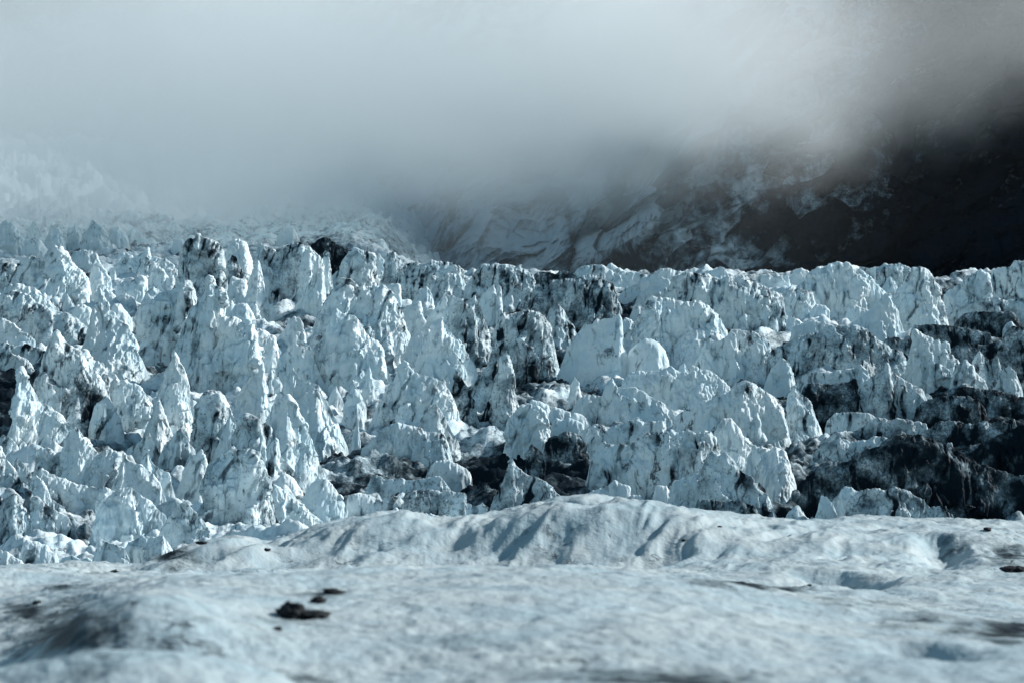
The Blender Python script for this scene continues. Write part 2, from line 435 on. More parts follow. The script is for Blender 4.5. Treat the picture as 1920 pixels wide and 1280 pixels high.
P|A2|1140|.45|pyramid with a dark stained left shoulder, centre|1430,880 1500,690 1580,645 1640,640 1680,720 1730,810 1745,950
P|A2|820|.02|left of two twin upright white slabs, centre|1670,690 1710,610 1760,552 1785,540 1797,600 1800,760
P|A2|820|.02|right of two twin upright white slabs, centre|1800,700 1808,560 1820,545 1836,548 1844,650 1846,780
R|A2|700|.4|dark flecked ice steps left of the domed dirty crest|1290,620 1320,470 1390,490 1450,450 1520,470 1560,520|
R|F|580|.55|domed dirty crest on the skyline at centre|870,545 885,517 905,497 925,496 940,498 955,497 975,500 990,508 1000,518 998,540
R|F|700|.6|dark grimy ice wall left of the pale shark fin block|935,615 943,588 960,586 985,588 1010,590 1024,608
P|A3|980|.4|grimy rounded horn above the dark wall, centre|250,820 285,720 340,685 380,720 420,780 445,820
R|A3|830|.78|broad dirty ice hump draped with black silt, centre skyline|115,730 140,620 180,540 300,510 450,500 560,470 650,460 720,490 760,540 782,650 825,730 832,800
R|A3|560|1.0|black debris ledge on top of the silt draped hump|125,540 160,470 200,440 260,440 330,460 370,425 430,440 480,470
R|A3|560|.25|white rolling crest right of the silt draped hump|440,480 500,420 560,390 620,385 700,400 760,440 850,440 940,445 1010,465
R|A3|680|.2|smooth white swell on the skyline, right of centre|775,650 860,560 950,520 1060,450 1120,425 1200,425 1270,450 1400,470
P|A3|540|.03|sharp cornered white block on the skyline, right of centre|1390,490 1420,435 1500,430 1560,405 1590,410 1637,488
R|F|622|.3|long fluted ice cliff below the right skyline|1255,540 1265,520 1290,515 1325,520 1350,525 1385,522 1410,532 1435,545 1462,556
P|A3|730|.08|pale rounded shoulder between the swell and the fractured block|950,620 1040,540 1120,490 1170,500 1220,570 1300,660
R|A3|1100|.35|massive fractured ice block with a marbled face, right of centre|950,800 990,700 1020,640 1050,620 1110,650 1200,650 1300,670 1400,680 1480,720 1560,790 1610,880
P|A3|840|.02|small white thumb left of the massive fractured block|880,790 920,690 950,680 988,720
B|A3|820|.05|white knuckled block behind the massive fractured block|1345,680 1380,635 1440,650 1500,720 1535,750
R|A3|850|.1|bright chipped pillar right of the massive fractured block|1490,720 1540,640 1570,600 1610,630 1640,690 1672,760
P|A3|1240|.1|large pale shark fin block with a sharp right edge, centre|420,1020 500,890 540,842 600,840 640,810 660,812 700,790 760,786 800,785 815,800 815,920 830,1000 885,1090|smooth
R|A3|1050|.25|ice ridge hidden behind the shark fin's right edge|810,840 850,780 870,790 940,840 980,870 1025,940
B|A3|1230|.0|smooth round white boulder beside the shark fin block|878,1040 920,990 1000,940 1040,945 1100,970 1150,1030 1170,1100 1176,1150|smooth
B|A3|1110|.3|dome with fine scratched stripes, right of the round boulder|1200,1030 1280,920 1350,870 1440,870 1540,890 1605,950
P|A3|1230|.12|two horned white block, right of centre|1370,1130 1400,1070 1440,1000 1480,950 1540,960 1600,930 1640,900 1670,910 1690,1000 1725,1080
P|A3|1220|.08|jutting pale tooth with a hooked top, right of the two horned block|1715,1100 1760,1010 1830,980 1880,985 1896,1040 1885,1120
R|A3|1020|.5|stained descending rib above the hooked tooth|1590,860 1690,880 1800,890 1880,920 1930,970
R|F|765|.06|long smooth white bank below the round boulder|1165,720 1180,700 1200,698 1230,695 1255,686 1272,695 1295,702 1312,692 1330,695 1350,708 1367,724
P|B3|120|.02|small leaning point on the long smooth bank|1235,75 1260,20 1290,5 1325,70
B|B3|140|.02|small rounded knob on the long smooth bank|1318,85 1350,20 1390,30 1418,85
R|A4|580|.08|low bright lumps along the right skyline|-110,540 -80,475 -50,470 0,455 40,480 90,470 150,468 165,520
B|A4|530|.03|rounded white lump on the skyline left of the biggest hump|160,490 200,425 250,413 300,435 328,475
R|A4|760|.25|biggest rounded ice hump on the right skyline|230,560 280,490 330,450 430,405 520,390 600,378 660,410 740,460 800,530 880,590 925,640
P|A4|540|.4|small flag shaped plate behind the biggest hump|680,440 690,405 720,405 760,412 805,405 802,490|thin
R|A4|580|.65|dark fronted ice dome with a white cap, right skyline|805,510 860,420 920,390 990,380 1040,410 1085,430
R|A4|850|.25|tall rounded ice tower right of the dark fronted dome|1015,580 1060,450 1120,420 1200,425 1212,440 1230,480 1270,560 1290,640 1330,740
P|A4|590|.0|small bright cone before the dark fronted dome|870,530 895,485 915,473 940,490 975,560
B|A4|610|.0|white boulder at the foot of the tall rounded tower|958,580 1000,535 1038,568
R|A4|780|.2|pale sloping ridge climbing to the right edge|1345,600 1460,520 1550,450 1590,428 1640,470 1650,530
R|A4|720|.5|grey ribbed ice shoulder on the skyline at the right edge|1640,500 1690,425 1780,410 1820,400 1860,360 1920,370 1990,360
R|A4|670|.8|dark silted arch of ice at the right edge|1745,640 1820,530 1880,510 1940,515 1990,540
R|A4|790|.55|tumbled grimy ledge below the sloping right ridge|1370,760 1500,690 1620,640 1700,630 1800,660 1920,640 1980,650
B|A4|760|.0|angular white block on the grimy right ledge|1648,725 1680,680 1720,665 1762,738
B|A4|730|.0|flat white slab near the right edge ledge|1765,690 1810,645 1880,645 1930,680
B|A4|745|.0|small white cube below the flat slab at the right edge|1788,715 1830,675 1880,690 1892,722
R|A4|870|.95|black mound of silt covered ice near the right edge|1400,820 1480,750 1600,740 1750,740 1830,735 1880,790 1915,855
B|A4|890|.05|white chunk perched beyond the black mound|1765,865 1790,825 1830,810 1862,855
R|A4|790|.55|rubbly stained bank left of the biggest hump's foot|-50,640 60,600 150,590 240,560 330,600
P|A4|810|.05|small white peak before the rubbly stained bank|250,790 270,740 300,722 322,765
B|A4|820|.05|leaning white block before the biggest hump|300,800 330,720 360,685 430,690 455,720 432,775
R|A4|820|.1|chipped white lumps left of the bright faceted pyramid|578,780 600,720 640,690 700,710 765,725
P|A4|930|.1|bright faceted ice pyramid on the right|615,830 720,760 800,690 850,630 880,613 905,615 940,680 970,740 985,800
P|A4|870|.3|dusky ice cone right of the bright faceted pyramid|1065,800 1120,720 1170,680 1230,680 1270,740 1290,810
R|A4|770|.3|ribbed ice bank behind the dusky cone|920,640 1000,615 1080,595 1120,640 1150,700
B|A4|800|.05|white lump between the bright pyramid and the dusky cone|985,750 1000,703 1040,705 1098,750
P|A4|880|.15|ridged pale cone at the left end of the striped wall|-10,840 60,790 110,760 180,780 240,810
R|A4|940|.12|low white ridge behind the long striped wall|190,850 320,810 430,815 525,855
R|A4|1230|.6|long ice wall with dark vertical stripes, right|20,1040 150,970 250,930 400,900 500,850 540,845 600,860 660,845 720,880 800,930 860,970 900,1010 1000,1040 1075,1080
R|A4|1290|.2|white block carrying an ice ball on its shoulder|1050,1130 1075,1000 1088,900 1110,880 1150,905 1200,935 1280,950 1300,1010 1330,1030 1390,1070 1432,1140
B|A4|1060|.0|round white ball of ice perched on the block's shoulder|1288,1020 1300,972 1330,955 1360,972 1367,1015|ball
P|A4|1310|.4|tall jagged tooth right of the ball carrying block|1535,1190 1545,1100 1570,1050 1585,1030 1620,1065 1650,1110 1690,1090 1720,1060 1745,1110 1765,1270
R|F|730|.4|grimy low block with a white rim, right|1788,700 1798,682 1810,675 1820,683 1828,700 1845,712 1853,727
P|A4|1330|.4|rounded grey tooth near the right edge|1745,1210 1770,1160 1810,1148 1850,1190 1885,1260
R|A4|1230|.85|big dark ice bluff at the right edge|1740,1000 1760,940 1790,890 1850,860 1940,855 2010,870
R|A4|1080|.9|dark terrace left of the ball carrying block|865,960 890,930 950,930 1085,945
R|A4|980|.8|grimy stepped terrace below the dusky cone|1080,870 1100,840 1250,835 1400,850 1550,880 1665,900
R|A4|1130|.9|dark hollowed terrace right of the ball carrying block|1375,1010 1450,975 1620,990 1740,955
P|F|728|.1|leaning pale slab with a bright right edge, right of centre|1438,712 1445,692 1457,680 1468,674 1478,676 1484,690 1490,715
R|B4|200|.35|low scalloped band below the long striped wall|205,150 260,90 360,65 440,75 560,60 640,40 700,25 748,65
R|B4|390|.92|dark silted slab below the scalloped band|255,210 300,150 420,160 560,150 660,125 675,190
P|B4|400|.35|jagged pale crest with a small flame like tip, right|615,345 680,200 760,120 830,75 878,70 890,20 910,70 960,100 1050,150 1150,200 1225,255
P|B4|560|.35|cracked shoulder beside the slab filled fractured block|135,420 150,230 200,190 270,250 330,310 358,410
R|F|835|.25|fractured block of upright splinters, right of centre|1268,780 1300,755 1340,750 1370,740 1385,718 1395,715 1415,725 1440,735 1455,745 1466,770 1476,805
R|B4|490|.45|broken ledge with a white rim, right|445,430 510,375 620,370 760,375 805,405
R|B4|610|.4|pale scalloped ledge above the great dark wall|555,570 640,510 720,470 820,410 900,430 980,420 1080,440 1180,455
R|B4|660|.88|dark ledge with a few white knobs, right|1180,500 1280,440 1400,440 1460,450 1540,460 1600,440 1680,450 1760,425 1840,425
R|B4|460|.85|black humped block with a grey right end|1115,345 1200,270 1340,245 1480,260 1570,270 1625,335
R|B4|360|.8|speckled grey bank sloping to the right edge|1410,200 1480,170 1600,195 1750,215 1920,260 2000,290
R|B4|760|.4|pale upper rim on the left of the great dark wall|335,690 420,600 540,565 620,590 740,580 830,550 925,570
R|B4|1120|.92|great dark silt stained ice wall at lower right|290,850 450,740 560,740 700,690 850,620 920,560 990,533 1080,560 1190,570 1300,620 1430,670 1540,720 1600,760 1760,820 1860,840 1990,830
R|B4|870|1.1|black ice bank above the great dark wall, right edge|1560,660 1700,560 1800,500 1940,440 2020,420
B|B4|665|.1|tiny pale ice lump standing on the great dark wall|1338,645 1345,597 1380,595 1387,650|onwall
R|B4|1175|.1|bright swollen dome at the left end of the front dark ridge|445,1115 500,1010 570,930 630,940 680,970 690,1060
R|B4|1240|.5|front dark ridge with a pale scalloped rim, lower right|630,1010 680,962 750,950 830,962 910,950 950,928 1010,950 1100,1000 1180,1040 1220,1080 1340,1065 1395,1145
P|B4|1200|.1|small pale plate left of the bright swollen dome|378,1095 400,1000 440,1000 485,1060|thin
R|F|852|.3|white capped ice block over the dark hollow, centre|953,815 957,787 970,767 980,761 995,759 1005,760 1018,773 1025,790 1030,815 1043,835
P|F|778|.05|small white tipped cone beside the white capped block|948,762 955,745 962,738 970,752 976,768
R|B3|760|.95|dark undercut bank right of the white capped block|275,560 400,520 520,540 565,650
P|B3|930|.8|twisted grey ribbon of ice in the dark hollow|95,760 110,660 150,620 190,640 240,680 235,740 205,830
P|F|955|.6|torn grey ice heap at the mouth of the dark hollow|930,925 940,905 950,880 960,865 970,877 985,890 1005,893 1025,905 1042,922 1062,938
P|B3|350|.1|narrow white tooth below the shark fin block|425,290 440,160 470,115 500,150 525,280
R|B3|460|.15|rounded pale hummock left of the long toothed ridge|470,310 540,255 620,230 700,260 760,300
P|B3|480|.25|long toothed ridge falling to the right, right of centre|685,260 720,160 750,138 800,180 860,190 930,190 1000,230 1080,280 1160,320 1230,370 1285,440
B|B3|400|.05|row of white boulders behind the white capped block|115,320 150,275 210,290 260,310 295,370
B|B3|440|.05|small pale block right of the row of boulders|275,390 310,325 380,350 435,370
B|B3|490|.1|white knoll at the left end of the fluted wall|415,440 470,370 530,390 585,450
B|B3|510|.1|pair of low white bumps before the white knoll|290,480 330,410 380,430 430,410 525,450
R|B3|660|.35|upper folded ice band behind the big fluted wall|510,520 620,460 740,480 850,450 930,420 1000,440 1120,440 1135,500
R|B3|980|.4|big fluted ice wall with vertical grooves, right of centre|600,740 650,600 690,590 740,610 880,620 900,590 1000,560 1110,530 1200,510 1240,520 1320,510 1400,540 1450,515 1515,550
R|F|910|.12|white ridge with a round head, right of the fluted wall|1328,850 1345,808 1358,790 1370,787 1380,800 1390,820 1410,833 1435,848 1455,838 1470,848 1483,875
B|B3|480|.02|white egg shaped boulder behind the fluted wall|1388,440 1420,380 1480,380 1498,440
P|B3|1150|.45|twisted stained block at the front, right of centre|1440,920 1480,700 1500,685 1550,710 1600,700 1660,740 1720,810 1790,850 1860,900 1905,960
R|B3|1100|.25|broken ice steps left of the twisted stained block|1175,1010 1215,880 1250,890 1340,850 1420,790 1475,795
R|B3|1060|.05|clean white folded blocks behind the snow crest, centre|490,1015 600,960 690,940 770,880 820,910 880,930 885,1000
B|B3|1070|.15|small rounded chunk right of the folded white blocks|848,1020 900,990 960,990 990,1035
B|B3|1070|.2|grey split block under the big fluted wall|1055,1030 1080,920 1160,920 1195,990
R|B3|1170|.75|dark layered foot behind the snow, right of centre|1385,1110 1420,1020 1600,1040 1700,1030 1900,1100 1960,1120
"""

# ------------------------------------------------------------------ the land, as rows of the photograph against distance
_rows = np.array([1400, 1085, 1000, 900, 800, 700, 600, 520, 470, 430, 380, 300, 286, 280], float)
_dist = np.array([90, 120, 150, 190, 235, 285, 340, 400, 470, 590, 780, 1000, 1250, 1500], float)


def dist_of_row(r):
    return np.interp(-np.asarray(r, float), -_rows, _dist)


def row_of_dist(d):
    return np.interp(d, _dist, _rows)


def zrow(row, d):
    return (HOR - row) / FPX * d


def xpix(px, d):
    return (px - 960) / FPX * d


BLOBS = [  # centre px, row, half sizes, amount: belts of debris, and shade of the left crevasses painted dark
    (1010, 880, 150, 75, 1.0), (930, 860, 60, 60, .45), (1120, 590, 120, 70, .6), (985, 660, 90, 70, .5), (1750, 900, 260, 90, 1.0),
    (1800, 790, 230, 120, .75), (1850, 660, 140, 90, .55), (30, 735, 55, 65, 1.2), (130, 800, 60, 60, .9), (350, 800, 60, 40, .5),
    (700, 860, 130, 40, .4), (1500, 760, 90, 60, .5), (200, 900, 60, 40, .5), (1350, 970, 120, 30, .6), (100, 1000, 50, 30, .5),
    (1230, 570, 40, 45, .8), (1900, 560, 90, 60, .7), (620, 470, 60, 18, .9), (1450, 840, 60, 60, .4)]


def debris(px, row):  # debris belts plus the painted shade of the left crevasses
    s = np.zeros(np.shape(px))
    for cx, cy, a, b, k in BLOBS:
        s = np.maximum(s, k * np.exp(-(((px - cx) / a) ** 2 + ((row - cy) / b) ** 2)))
    return s


def glacier():
    nc, nr = 1000, 860
    px = np.concatenate([np.linspace(-1500, -336, 150), np.linspace(-330, 2250, nc), np.linspace(2256, 3400, 150)])[None, :]
    d = np.exp(np.linspace(np.log(100), np.log(1500), nr))[:, None]
    d = np.exp(np.interp(np.linspace(0, 1, nr), [0, .74, 1], [np.log(100), np.log(520), np.log(1500)]))[:, None]
    px, d = np.broadcast_arrays(px, d)
    x, y = xpix(px, d), d
    row = row_of_dist(d)
    z = zrow(row, d)
    # right of the crest the ice drops into the trough under the mountain
    right = sstep(680, 1000, px + 30 * fbm(px * .01, d * .01, 4.0, 3))
    drop = sstep(415, 480, d) * right
    z = z * (1 - drop) + (zrow(505, 412) - 20) * drop
    # the left side climbs into the fog
    left = sstep(330, 40, px)
    z = z + left * sstep(520, 1100, d) * 8
    wx = x + 5 * fbm(x * .03, y * .03, 2.0, 3)
    wy = y + 5 * fbm(x * .03, y * .03, 9.0, 3)
    far = sstep(380, 800, d)
    a1 = 3.6 + .6 * far
    sc = 1 / 9.5
    c1 = cones(wx * sc, wy * sc, 3, 1.25)
    c2 = cones(wx * .27, wy * .27, 40, 1.2)
    c3 = cones(wx * .7, wy * .7, 90, 1.1)
    rough = (c1 * a1 + c2 * 1.6 + c3 * .7) + 1.3 * ridged(wx * .12, wy * .2, 1.0, 5)
    rough = rough + sstep(440, 640, d) * (5.5 * facets(x * .06 + .3 * fbm(x * .05, y * .05, 1.0, 3), y * .05, 7.0, 4) + 4.0 * ridged(x * .05, y * .03, 7.0, 4) - .5)
    near = sstep(100, 128, d)
    z = z + near * (rough - 2.6) * (0.75 + .35 * far)
    z = z + near * .35 * fbm(x * .9, y * .9, z * .9, 4)
    V = np.stack([x, y, z], -1)
    dirt_shade = np.clip(.45 + .3 * fbm(x * .03, y * .03, 5.0, 3) - .45 * (c1 - .2) + debris(px, row), 0, 1.3) * (1 - .85 * far)  # troughs darkened: rubble, and deep shade of the gaps put into the colour
    streak = np.clip(.25 - .3 * c1, 0, 1)
    o = grid_mesh('glacier', V, ICE, attrs={'dirt_shade': dirt_shade, 'streak': streak})
    tag(o, kind='structure', label='broken crevassed glacier surface between the ice pinnacles, rising into fog')
    return o


glacier()

KIND = {'P': ('ice_pinnacle', 'ice pinnacle', 1.85), 'R': ('ice_ridge', 'ice ridge', 1.42), 'B': ('ice_block', 'ice block', 1.16)}


def serac(kind, pts, foot, dirt_shade, label, opt, seed):
    rs = np.random.RandomState(seed)
    name, cat, sharp = KIND[kind]
    pts = np.array(pts, float)
    # walls that stop in mid air get a steep flank down to the foot
    x0, y0 = pts[0]; x1, y1 = pts[-1]
    top = pts[:, 1].min()
    H = foot - top
    fl = .42 if kind == 'P' else .30                # how far the flanks spread at the foot
    if opt not in ('ball',):
        if foot - y0 > .06 * H: pts = np.vstack([[x0 - fl * (foot - y0), foot], [x0 - .45 * fl * (foot - y0), y0 + .45 * (foot - y0)], pts])
        if foot - y1 > .06 * H: pts = np.vstack([pts, [x1 + .45 * fl * (foot - y1), y1 + .45 * (foot - y1)], [x1 + fl * (foot - y1), foot]])
    W = pts[-1, 0] - pts[0, 0]
    W = min(W, x1 - x0 + .5 * H)
    D0 = float(dist_of_row(foot))
    if opt == 'ball': D0 = float(dist_of_row(722)) + 2.5
    if opt == 'onwall': D0 = float(dist_of_row(960)) + 4.5
    s = D0 / FPX                                   # metres per photo pixel
    thick = {'P': .55 * min(W, .85 * H), 'R': .40 * min(H, .7 * W), 'B': .48 * min(W, 1.3 * H)}[kind] * s
    if opt == 'thin': thick *= .45
    D = D0 + (thick if opt not in ('ball', 'onwall') else 0)
    s = D / FPX
    px_r = 1.45                                     # photo pixels per mesh cell
    nu = int(np.clip(W / px_r, 14, 330))
    nf = int(np.clip(1.15 * H / px_r, 12, 150))
    nb = max(8, nf // 2)
    # outline by arc length so that steep flanks keep their detail
    seg = np.hypot(np.diff(pts[:, 0]), np.diff(pts[:, 1])); acc = np.concatenate([[0], np.cumsum(seg)])
    nu = int(np.clip(acc[-1] / px_r, 16, 380))
    tt = np.linspace(0, acc[-1], nu)
    ux, uy = np.interp(tt, acc, pts[:, 0]), np.interp(tt, acc, pts[:, 1])
    base_z = zrow(foot, D0) - (0 if opt in ('ball', 'onwall') else 2.0)
    X = (ux - 960) * s
    Z = zrow(uy, D)
    jag = fbm(tt * .06, seed * 1.7, 0.5, 4) * .012 * H * s + .05 * s * perlin(tt * .35, 1.0, seed) * min(H, 30)
    if opt in ('smooth', 'ball'): jag = jag * .3
    Z = Z + jag
    if kind == 'P':                                 # keep the tips sharp
        for q in range(1, len(pts) - 1):
            if pts[q, 1] < pts[q - 1, 1] and pts[q, 1] <= pts[q + 1, 1] and foot - pts[q, 1] > .5 * H:
                Z = Z + .055 * H * s * np.exp(-np.abs(ux - pts[q, 0]) / (.035 * W + .8))
    Z = np.maximum(Z, base_z + .05)
    su = np.linspace(-1, 1, nu)
    plan = np.clip(1 - np.abs(su) ** 3.2, 0, 1) ** .55
    hrel = (Z - base_z) / (Z.max() - base_z)
    sp = ridged(X / (.42 * W * s + .4) + seed, seed * 3.1, 0.0, 2) + .18 * ridged(X / (.11 * W * s + .35), 3.0, seed * 1.3, 2)
    T = thick * plan * (.22 + .78 * hrel) * (.82 + {'P': .36, 'R': .6, 'B': .25}[kind] * sp)
    T = np.maximum(T, 0.02)
    th = np.concatenate([np.linspace(-1, 0, nf), np.linspace(0, 1, nb)[1:]]) * (math.pi / 2)
    e1 = sharp
    ct, st_ = np.cos(th)[:, None], np.sin(th)[:, None]
    dep = np.sign(st_) * np.abs(st_) ** e1
    hgt = np.clip(ct, 0, 1) ** (e1 * {'P': 1.12, 'R': 1.0, 'B': .92}[kind])
    Vx = np.repeat(X[None, :], len(th), 0)
    Vy = D + dep * T[None, :]
    Vz = base_z + (Z - base_z)[None, :] * hgt
    # a leaning axis, as ice that is tipping downhill
    lean = rs.uniform(-.10, .12)
    Vy = Vy - lean * (Vz - base_z) * .5
    S = min(W, H) * s
    V = np.stack([Vx, Vy, Vz], -1)
    n = normals(V)
    n[..., :] *= -1 if n[nf // 2, nu // 2, 1] > 0 else 1
    ox, oy, oz = rs.uniform(0, 90, 3)
    rel = (1 - np.abs(su) ** 6)[None, :]
    sm = .4 if opt in ('smooth', 'ball') else 1.0
    f = 1.0 / max(S * .42, .5)
    shape = ridged(V[..., 0] * f + ox, V[..., 1] * f + oy, V[..., 2] * f * .38 + oz, 3) * {'P': .065, 'R': .095, 'B': .08}[kind] * S
    g = 1.0 / max(S * .10, .35)
    tilt = rs.uniform(-.85, -.15) if pts[:, 0].mean() < 1000 else rs.uniform(-.45, .2)
    flx = V[..., 0] + tilt * V[..., 2] * .6 + .12 * min(S, 5) * fbm(V[..., 0] * f, V[..., 1] * f, V[..., 2] * f + 30, 2)
    flute = ridged(flx * g + oy, V[..., 1] * g * .5, V[..., 2] * g * .13 + ox, 3)
    fl_amt = {'P': .028, 'R': .045, 'B': .016}[kind] * S
    c = 1.0 / max(S * .36, 1.0)
    fc = facets(V[..., 0] * c + oz + .5 * fbm(V[..., 0] * c, V[..., 1] * c, V[..., 2] * c, 2), V[..., 1] * c + ox, V[..., 2] * c * .75 + oy) * (.085 if kind != 'B' else .04) * S
    small = facets(V[..., 0] * 1.1, V[..., 1] * 1.1, V[..., 2] * .55, 5) * .20
    fine = fbm(V[..., 0] * 1.3, V[..., 1] * 1.3, V[..., 2] * 1.3, 3) * .08
    keep = np.clip(T / (T.max() * .6), 0, 1)[None, :] ** 1.3 * (.30 + .65 * np.abs(np.sin(th)))[:, None] ** .6
    disp = (shape * sm + flute * fl_amt * sm + fc * sm) * keep * rel + (small + fine) * sm * rel * (.35 + .65 * keep) * min(1, S / 6) * np.clip(T / 1.3, .12, 1)[None, :]
    V = V + n * disp[..., None]
    # silt: washed down from the crest in streaks, thicker in the grooves; some shade is painted in with it
    down = 1 - hgt * np.ones_like(Vx)
    band = fbm(flx * 1.15 + 40, V[..., 1] * .4, V[..., 2] * .10, 4)
    streak = sstep(.24, .58, band - .18 * flute + .14 * dirt_shade) * (.50 + .25 * min(dirt_shade, .6)) * (1 - .55 * float(sstep(.6, 1.0, dirt_shade)))
    dd = dirt_shade + .22 * fbm(V[..., 0] * f * .6, V[..., 1] * f * .6, V[..., 2] * f * .6 + 7, 3) + .30 * np.clip(down - .55, 0, 1) - .06  # foot darkened with rubble and with painted shade of the gaps
    dd = dd + rs.uniform(-.12, .14) + float(.16 * sstep(700, 200, pts[:, 0].mean()) * sstep(760, 900, foot) + .12 * sstep(1400, 1750, pts[:, 0].mean()) * sstep(640, 800, foot))  # random tone, plus dirt, edge falloff and shade painted into both lower corners
    if opt == 'dark': dd = dd + .75 * sstep(-.1, .45, su)[None, :] * sstep(.05, .3, down)  # silt and the shade of its right side, painted together
    if opt == 'lean': dd = dd + .9 * np.exp(-((su + .62) / .16) ** 2)[None, :] * sstep(.15, .5, down)  # shade of the open crack painted as a black band
    dd = np.clip(dd, 0, 1.4)
    V[..., 1] = V[..., 1]
    org = np.array([(X[0] + X[-1]) / 2, D, base_z])
    o = grid_mesh(name, V - org, ICE, attrs={'dirt_shade': dd, 'streak': streak})
    o.location = org
    tag(o, label, cat, 'ice pinnacles, ridges and blocks of the icefall')
    return o


_n = 0
for line in SERACS.strip().splitlines():
    f = line.split('|')
    kind, tile, foot, dirt_shade, label, ptxt = f[:6]
    opt = f[6] if len(f) > 6 else ''
    p = [tuple(float(q) for q in a.split(',')) for a in ptxt.split()]
    foot = float(foot)
    if tile != 'F':
        tx, ty = TILES[tile]
        p = [(tx + a / 4, ty + b / 4) for a, b in p]
        foot = ty + foot / 4
    _n += 1
    serac(kind, p, foot, float(dirt_shade), label, opt, 100 + _n)

# ------------------------------------------------------------------ the near ice: swells traced as crest rows at set distances
_K = np.array([-300, 0, 60, 150, 250, 330, 430, 520, 590, 700, 760, 850, 920, 1000, 1100, 1250, 1400, 1500, 1640, 1760, 1920, 2220], float)
FG = [  # distance, photo row at the knots _K
    (6.5, [1640] * 22),
    (8.6, [1420, 1400, 1395, 1390, 1385, 1380, 1378, 1380, 1385, 1390, 1390, 1390, 1390, 1390, 1390, 1390, 1390, 1390, 1390, 1390, 1390, 1390]),
    (10.2, [1290, 1262, 1248, 1232, 1226, 1228, 1246, 1268, 1288, 1300, 1300, 1296, 1290, 1285, 1282, 1280, 1282, 1284, 1286, 1288, 1290, 1290]),
    (11.2, [1340, 1320, 1300, 1285, 1270, 1262, 1262, 1268, 1272, 1272, 1270, 1262, 1255, 1250, 1246, 1244, 1248, 1252, 1256, 1258, 1260, 1260]),
    (12.6, [1400, 1350, 1240, 1160, 1130, 1130, 1160, 1185, 1195, 1196, 1196, 1194, 1192, 1190, 1188, 1190, 1198, 1206, 1212, 1216, 1222, 1225]),
    (15.0, [1390, 1320, 1240, 1152, 1112, 1104, 1118, 1128, 1134, 1136, 1134, 1132, 1130, 1130, 1132, 1138, 1150, 1164, 1176, 1184, 1196, 1205]),
    (18.0, [1240, 1200, 1182, 1160, 1108, 1094, 1092, 1092, 1092, 1090, 1086, 1082, 1082, 1086, 1092, 1104, 1122, 1138, 1152, 1162, 1178, 1190]),
    (22.0, [1150, 1130, 1122, 1112, 1095, 1086, 1080, 1076, 1071, 1063, 1060, 1058, 1058, 1060, 1066, 1086, 1106, 1122, 1134, 1142, 1156, 1170]),
    (26.0, [1085, 1080, 1080, 1080, 1084, 1086, 1086, 1086, 1086, 1082, 1080, 1078, 1078, 1078, 1080, 1090, 1104, 1112, 1120, 1124, 1136, 1150]),
    (33.0, [1076, 1076, 1076, 1078, 1084, 1092, 1096, 1094, 1092, 1092, 1090, 1088, 1086, 1084, 1082, 1080, 1084, 1086, 1088, 1092, 1104, 1120]),
    (40.0, [1074, 1074, 1074, 1076, 1078, 1084, 1084, 1084, 1086, 1088, 1088, 1086, 1084, 1082, 1080, 1074, 1064, 1060, 1060, 1068, 1084, 1100]),
    (44.2, [1072, 1072, 1072, 1072, 1074, 1066, 1060, 1074, 1078, 1078, 1078, 1076, 1074, 1070, 1066, 1056, 1044, 1040, 1044, 1052, 1068, 1084]),
    (45.8, [1070, 1070, 1070, 1070, 1073, 1042, 1020, 1044, 1040, 1034, 1036, 1044, 1040, 1030, 1020, 1014, 1016, 1022, 1026, 1034, 1050, 1066]),
    (47.3, [1069, 1069, 1069, 1069, 1071, 1036, 1013, 1032, 1004, 984, 984, 1004, 990, 968, 956, 966, 992, 1004, 1008, 1016, 1032, 1046]),
    (52.0, [1069, 1069, 1069, 1069, 1070, 1042, 1016, 1022, 988, 968, 967, 987, 968, 947, 936, 952, 976, 990, 992, 1000, 1014, 1026]),
    (57.0, [1068, 1068, 1068, 1068, 1069, 1060, 1030, 1024, 990, 970, 968, 988, 968, 948, 938, 951, 973, 984, 978, 990, 1000, 1010]),
    (66.0, [1067, 1067, 1067, 1066, 1067, 1070, 1050, 1036, 1000, 980, 978, 998, 980, 962, 952, 964, 978, 984, 968, 978, 990, 996]),
    (80.0, [1066, 1066, 1065, 1063, 1063, 1068, 1060, 1046, 1022, 1010, 1010, 1020, 1010, 1000, 996, 998, 1000, 996, 976, 978, 984, 990]),
    (100.0, [1068, 1068, 1067, 1066, 1066, 1068, 1066, 1056, 1046, 1040, 1040, 1042, 1040, 1036, 1030, 1028, 1024, 1020, 1012, 1010, 1010, 1010]),
    (122.0, [1110, 1110, 1110, 1110, 1110, 1110, 1110, 1105, 1100, 1100, 1100, 1100, 1100, 1100, 1100, 1090, 1090, 1090, 1090, 1090, 1090, 1090])]
PITS = [  # px, distance, half width px, half depth share, depth m, sharp left edge
    (1585, 33.5, 95, .10, .42), (1745, 12.9, 105, .05, .15), (960, 20.0, 60, .04, .06), (1080, 50.5, 55, .03, .30), (1770, 45.0, 50, .06, .3)]
FG_DIRT_SHADE = [(1420, 1104, 110, 8, 1.1), (1900, 1180, 80, 18, 1.0), (1800, 1175, 60, 10, .6), (50, 1150, 45, 14, .9), (105, 1112, 40, 7, .8), (320, 1205, 60, 26, .6),
           (1250, 1268, 240, 26, .8), (1900, 1050, 60, 26, .7), (1790, 1020, 50, 9, .5), (560, 1150, 60, 12, .5), (615, 1112, 40, 8, .7), (330, 1050, 40, 22, .75),
           (1720, 1165, 90, 12, .45), (480, 1004, 60, 6, .8), (150, 1185, 150, 55, .85), (1080, 1262, 60, 16, .4), (580, 1270, 60, 14, .6), (1600, 1130, 160, 14, .35)]  # the wide lower left patch is dirty ice plus painted shade of the flank


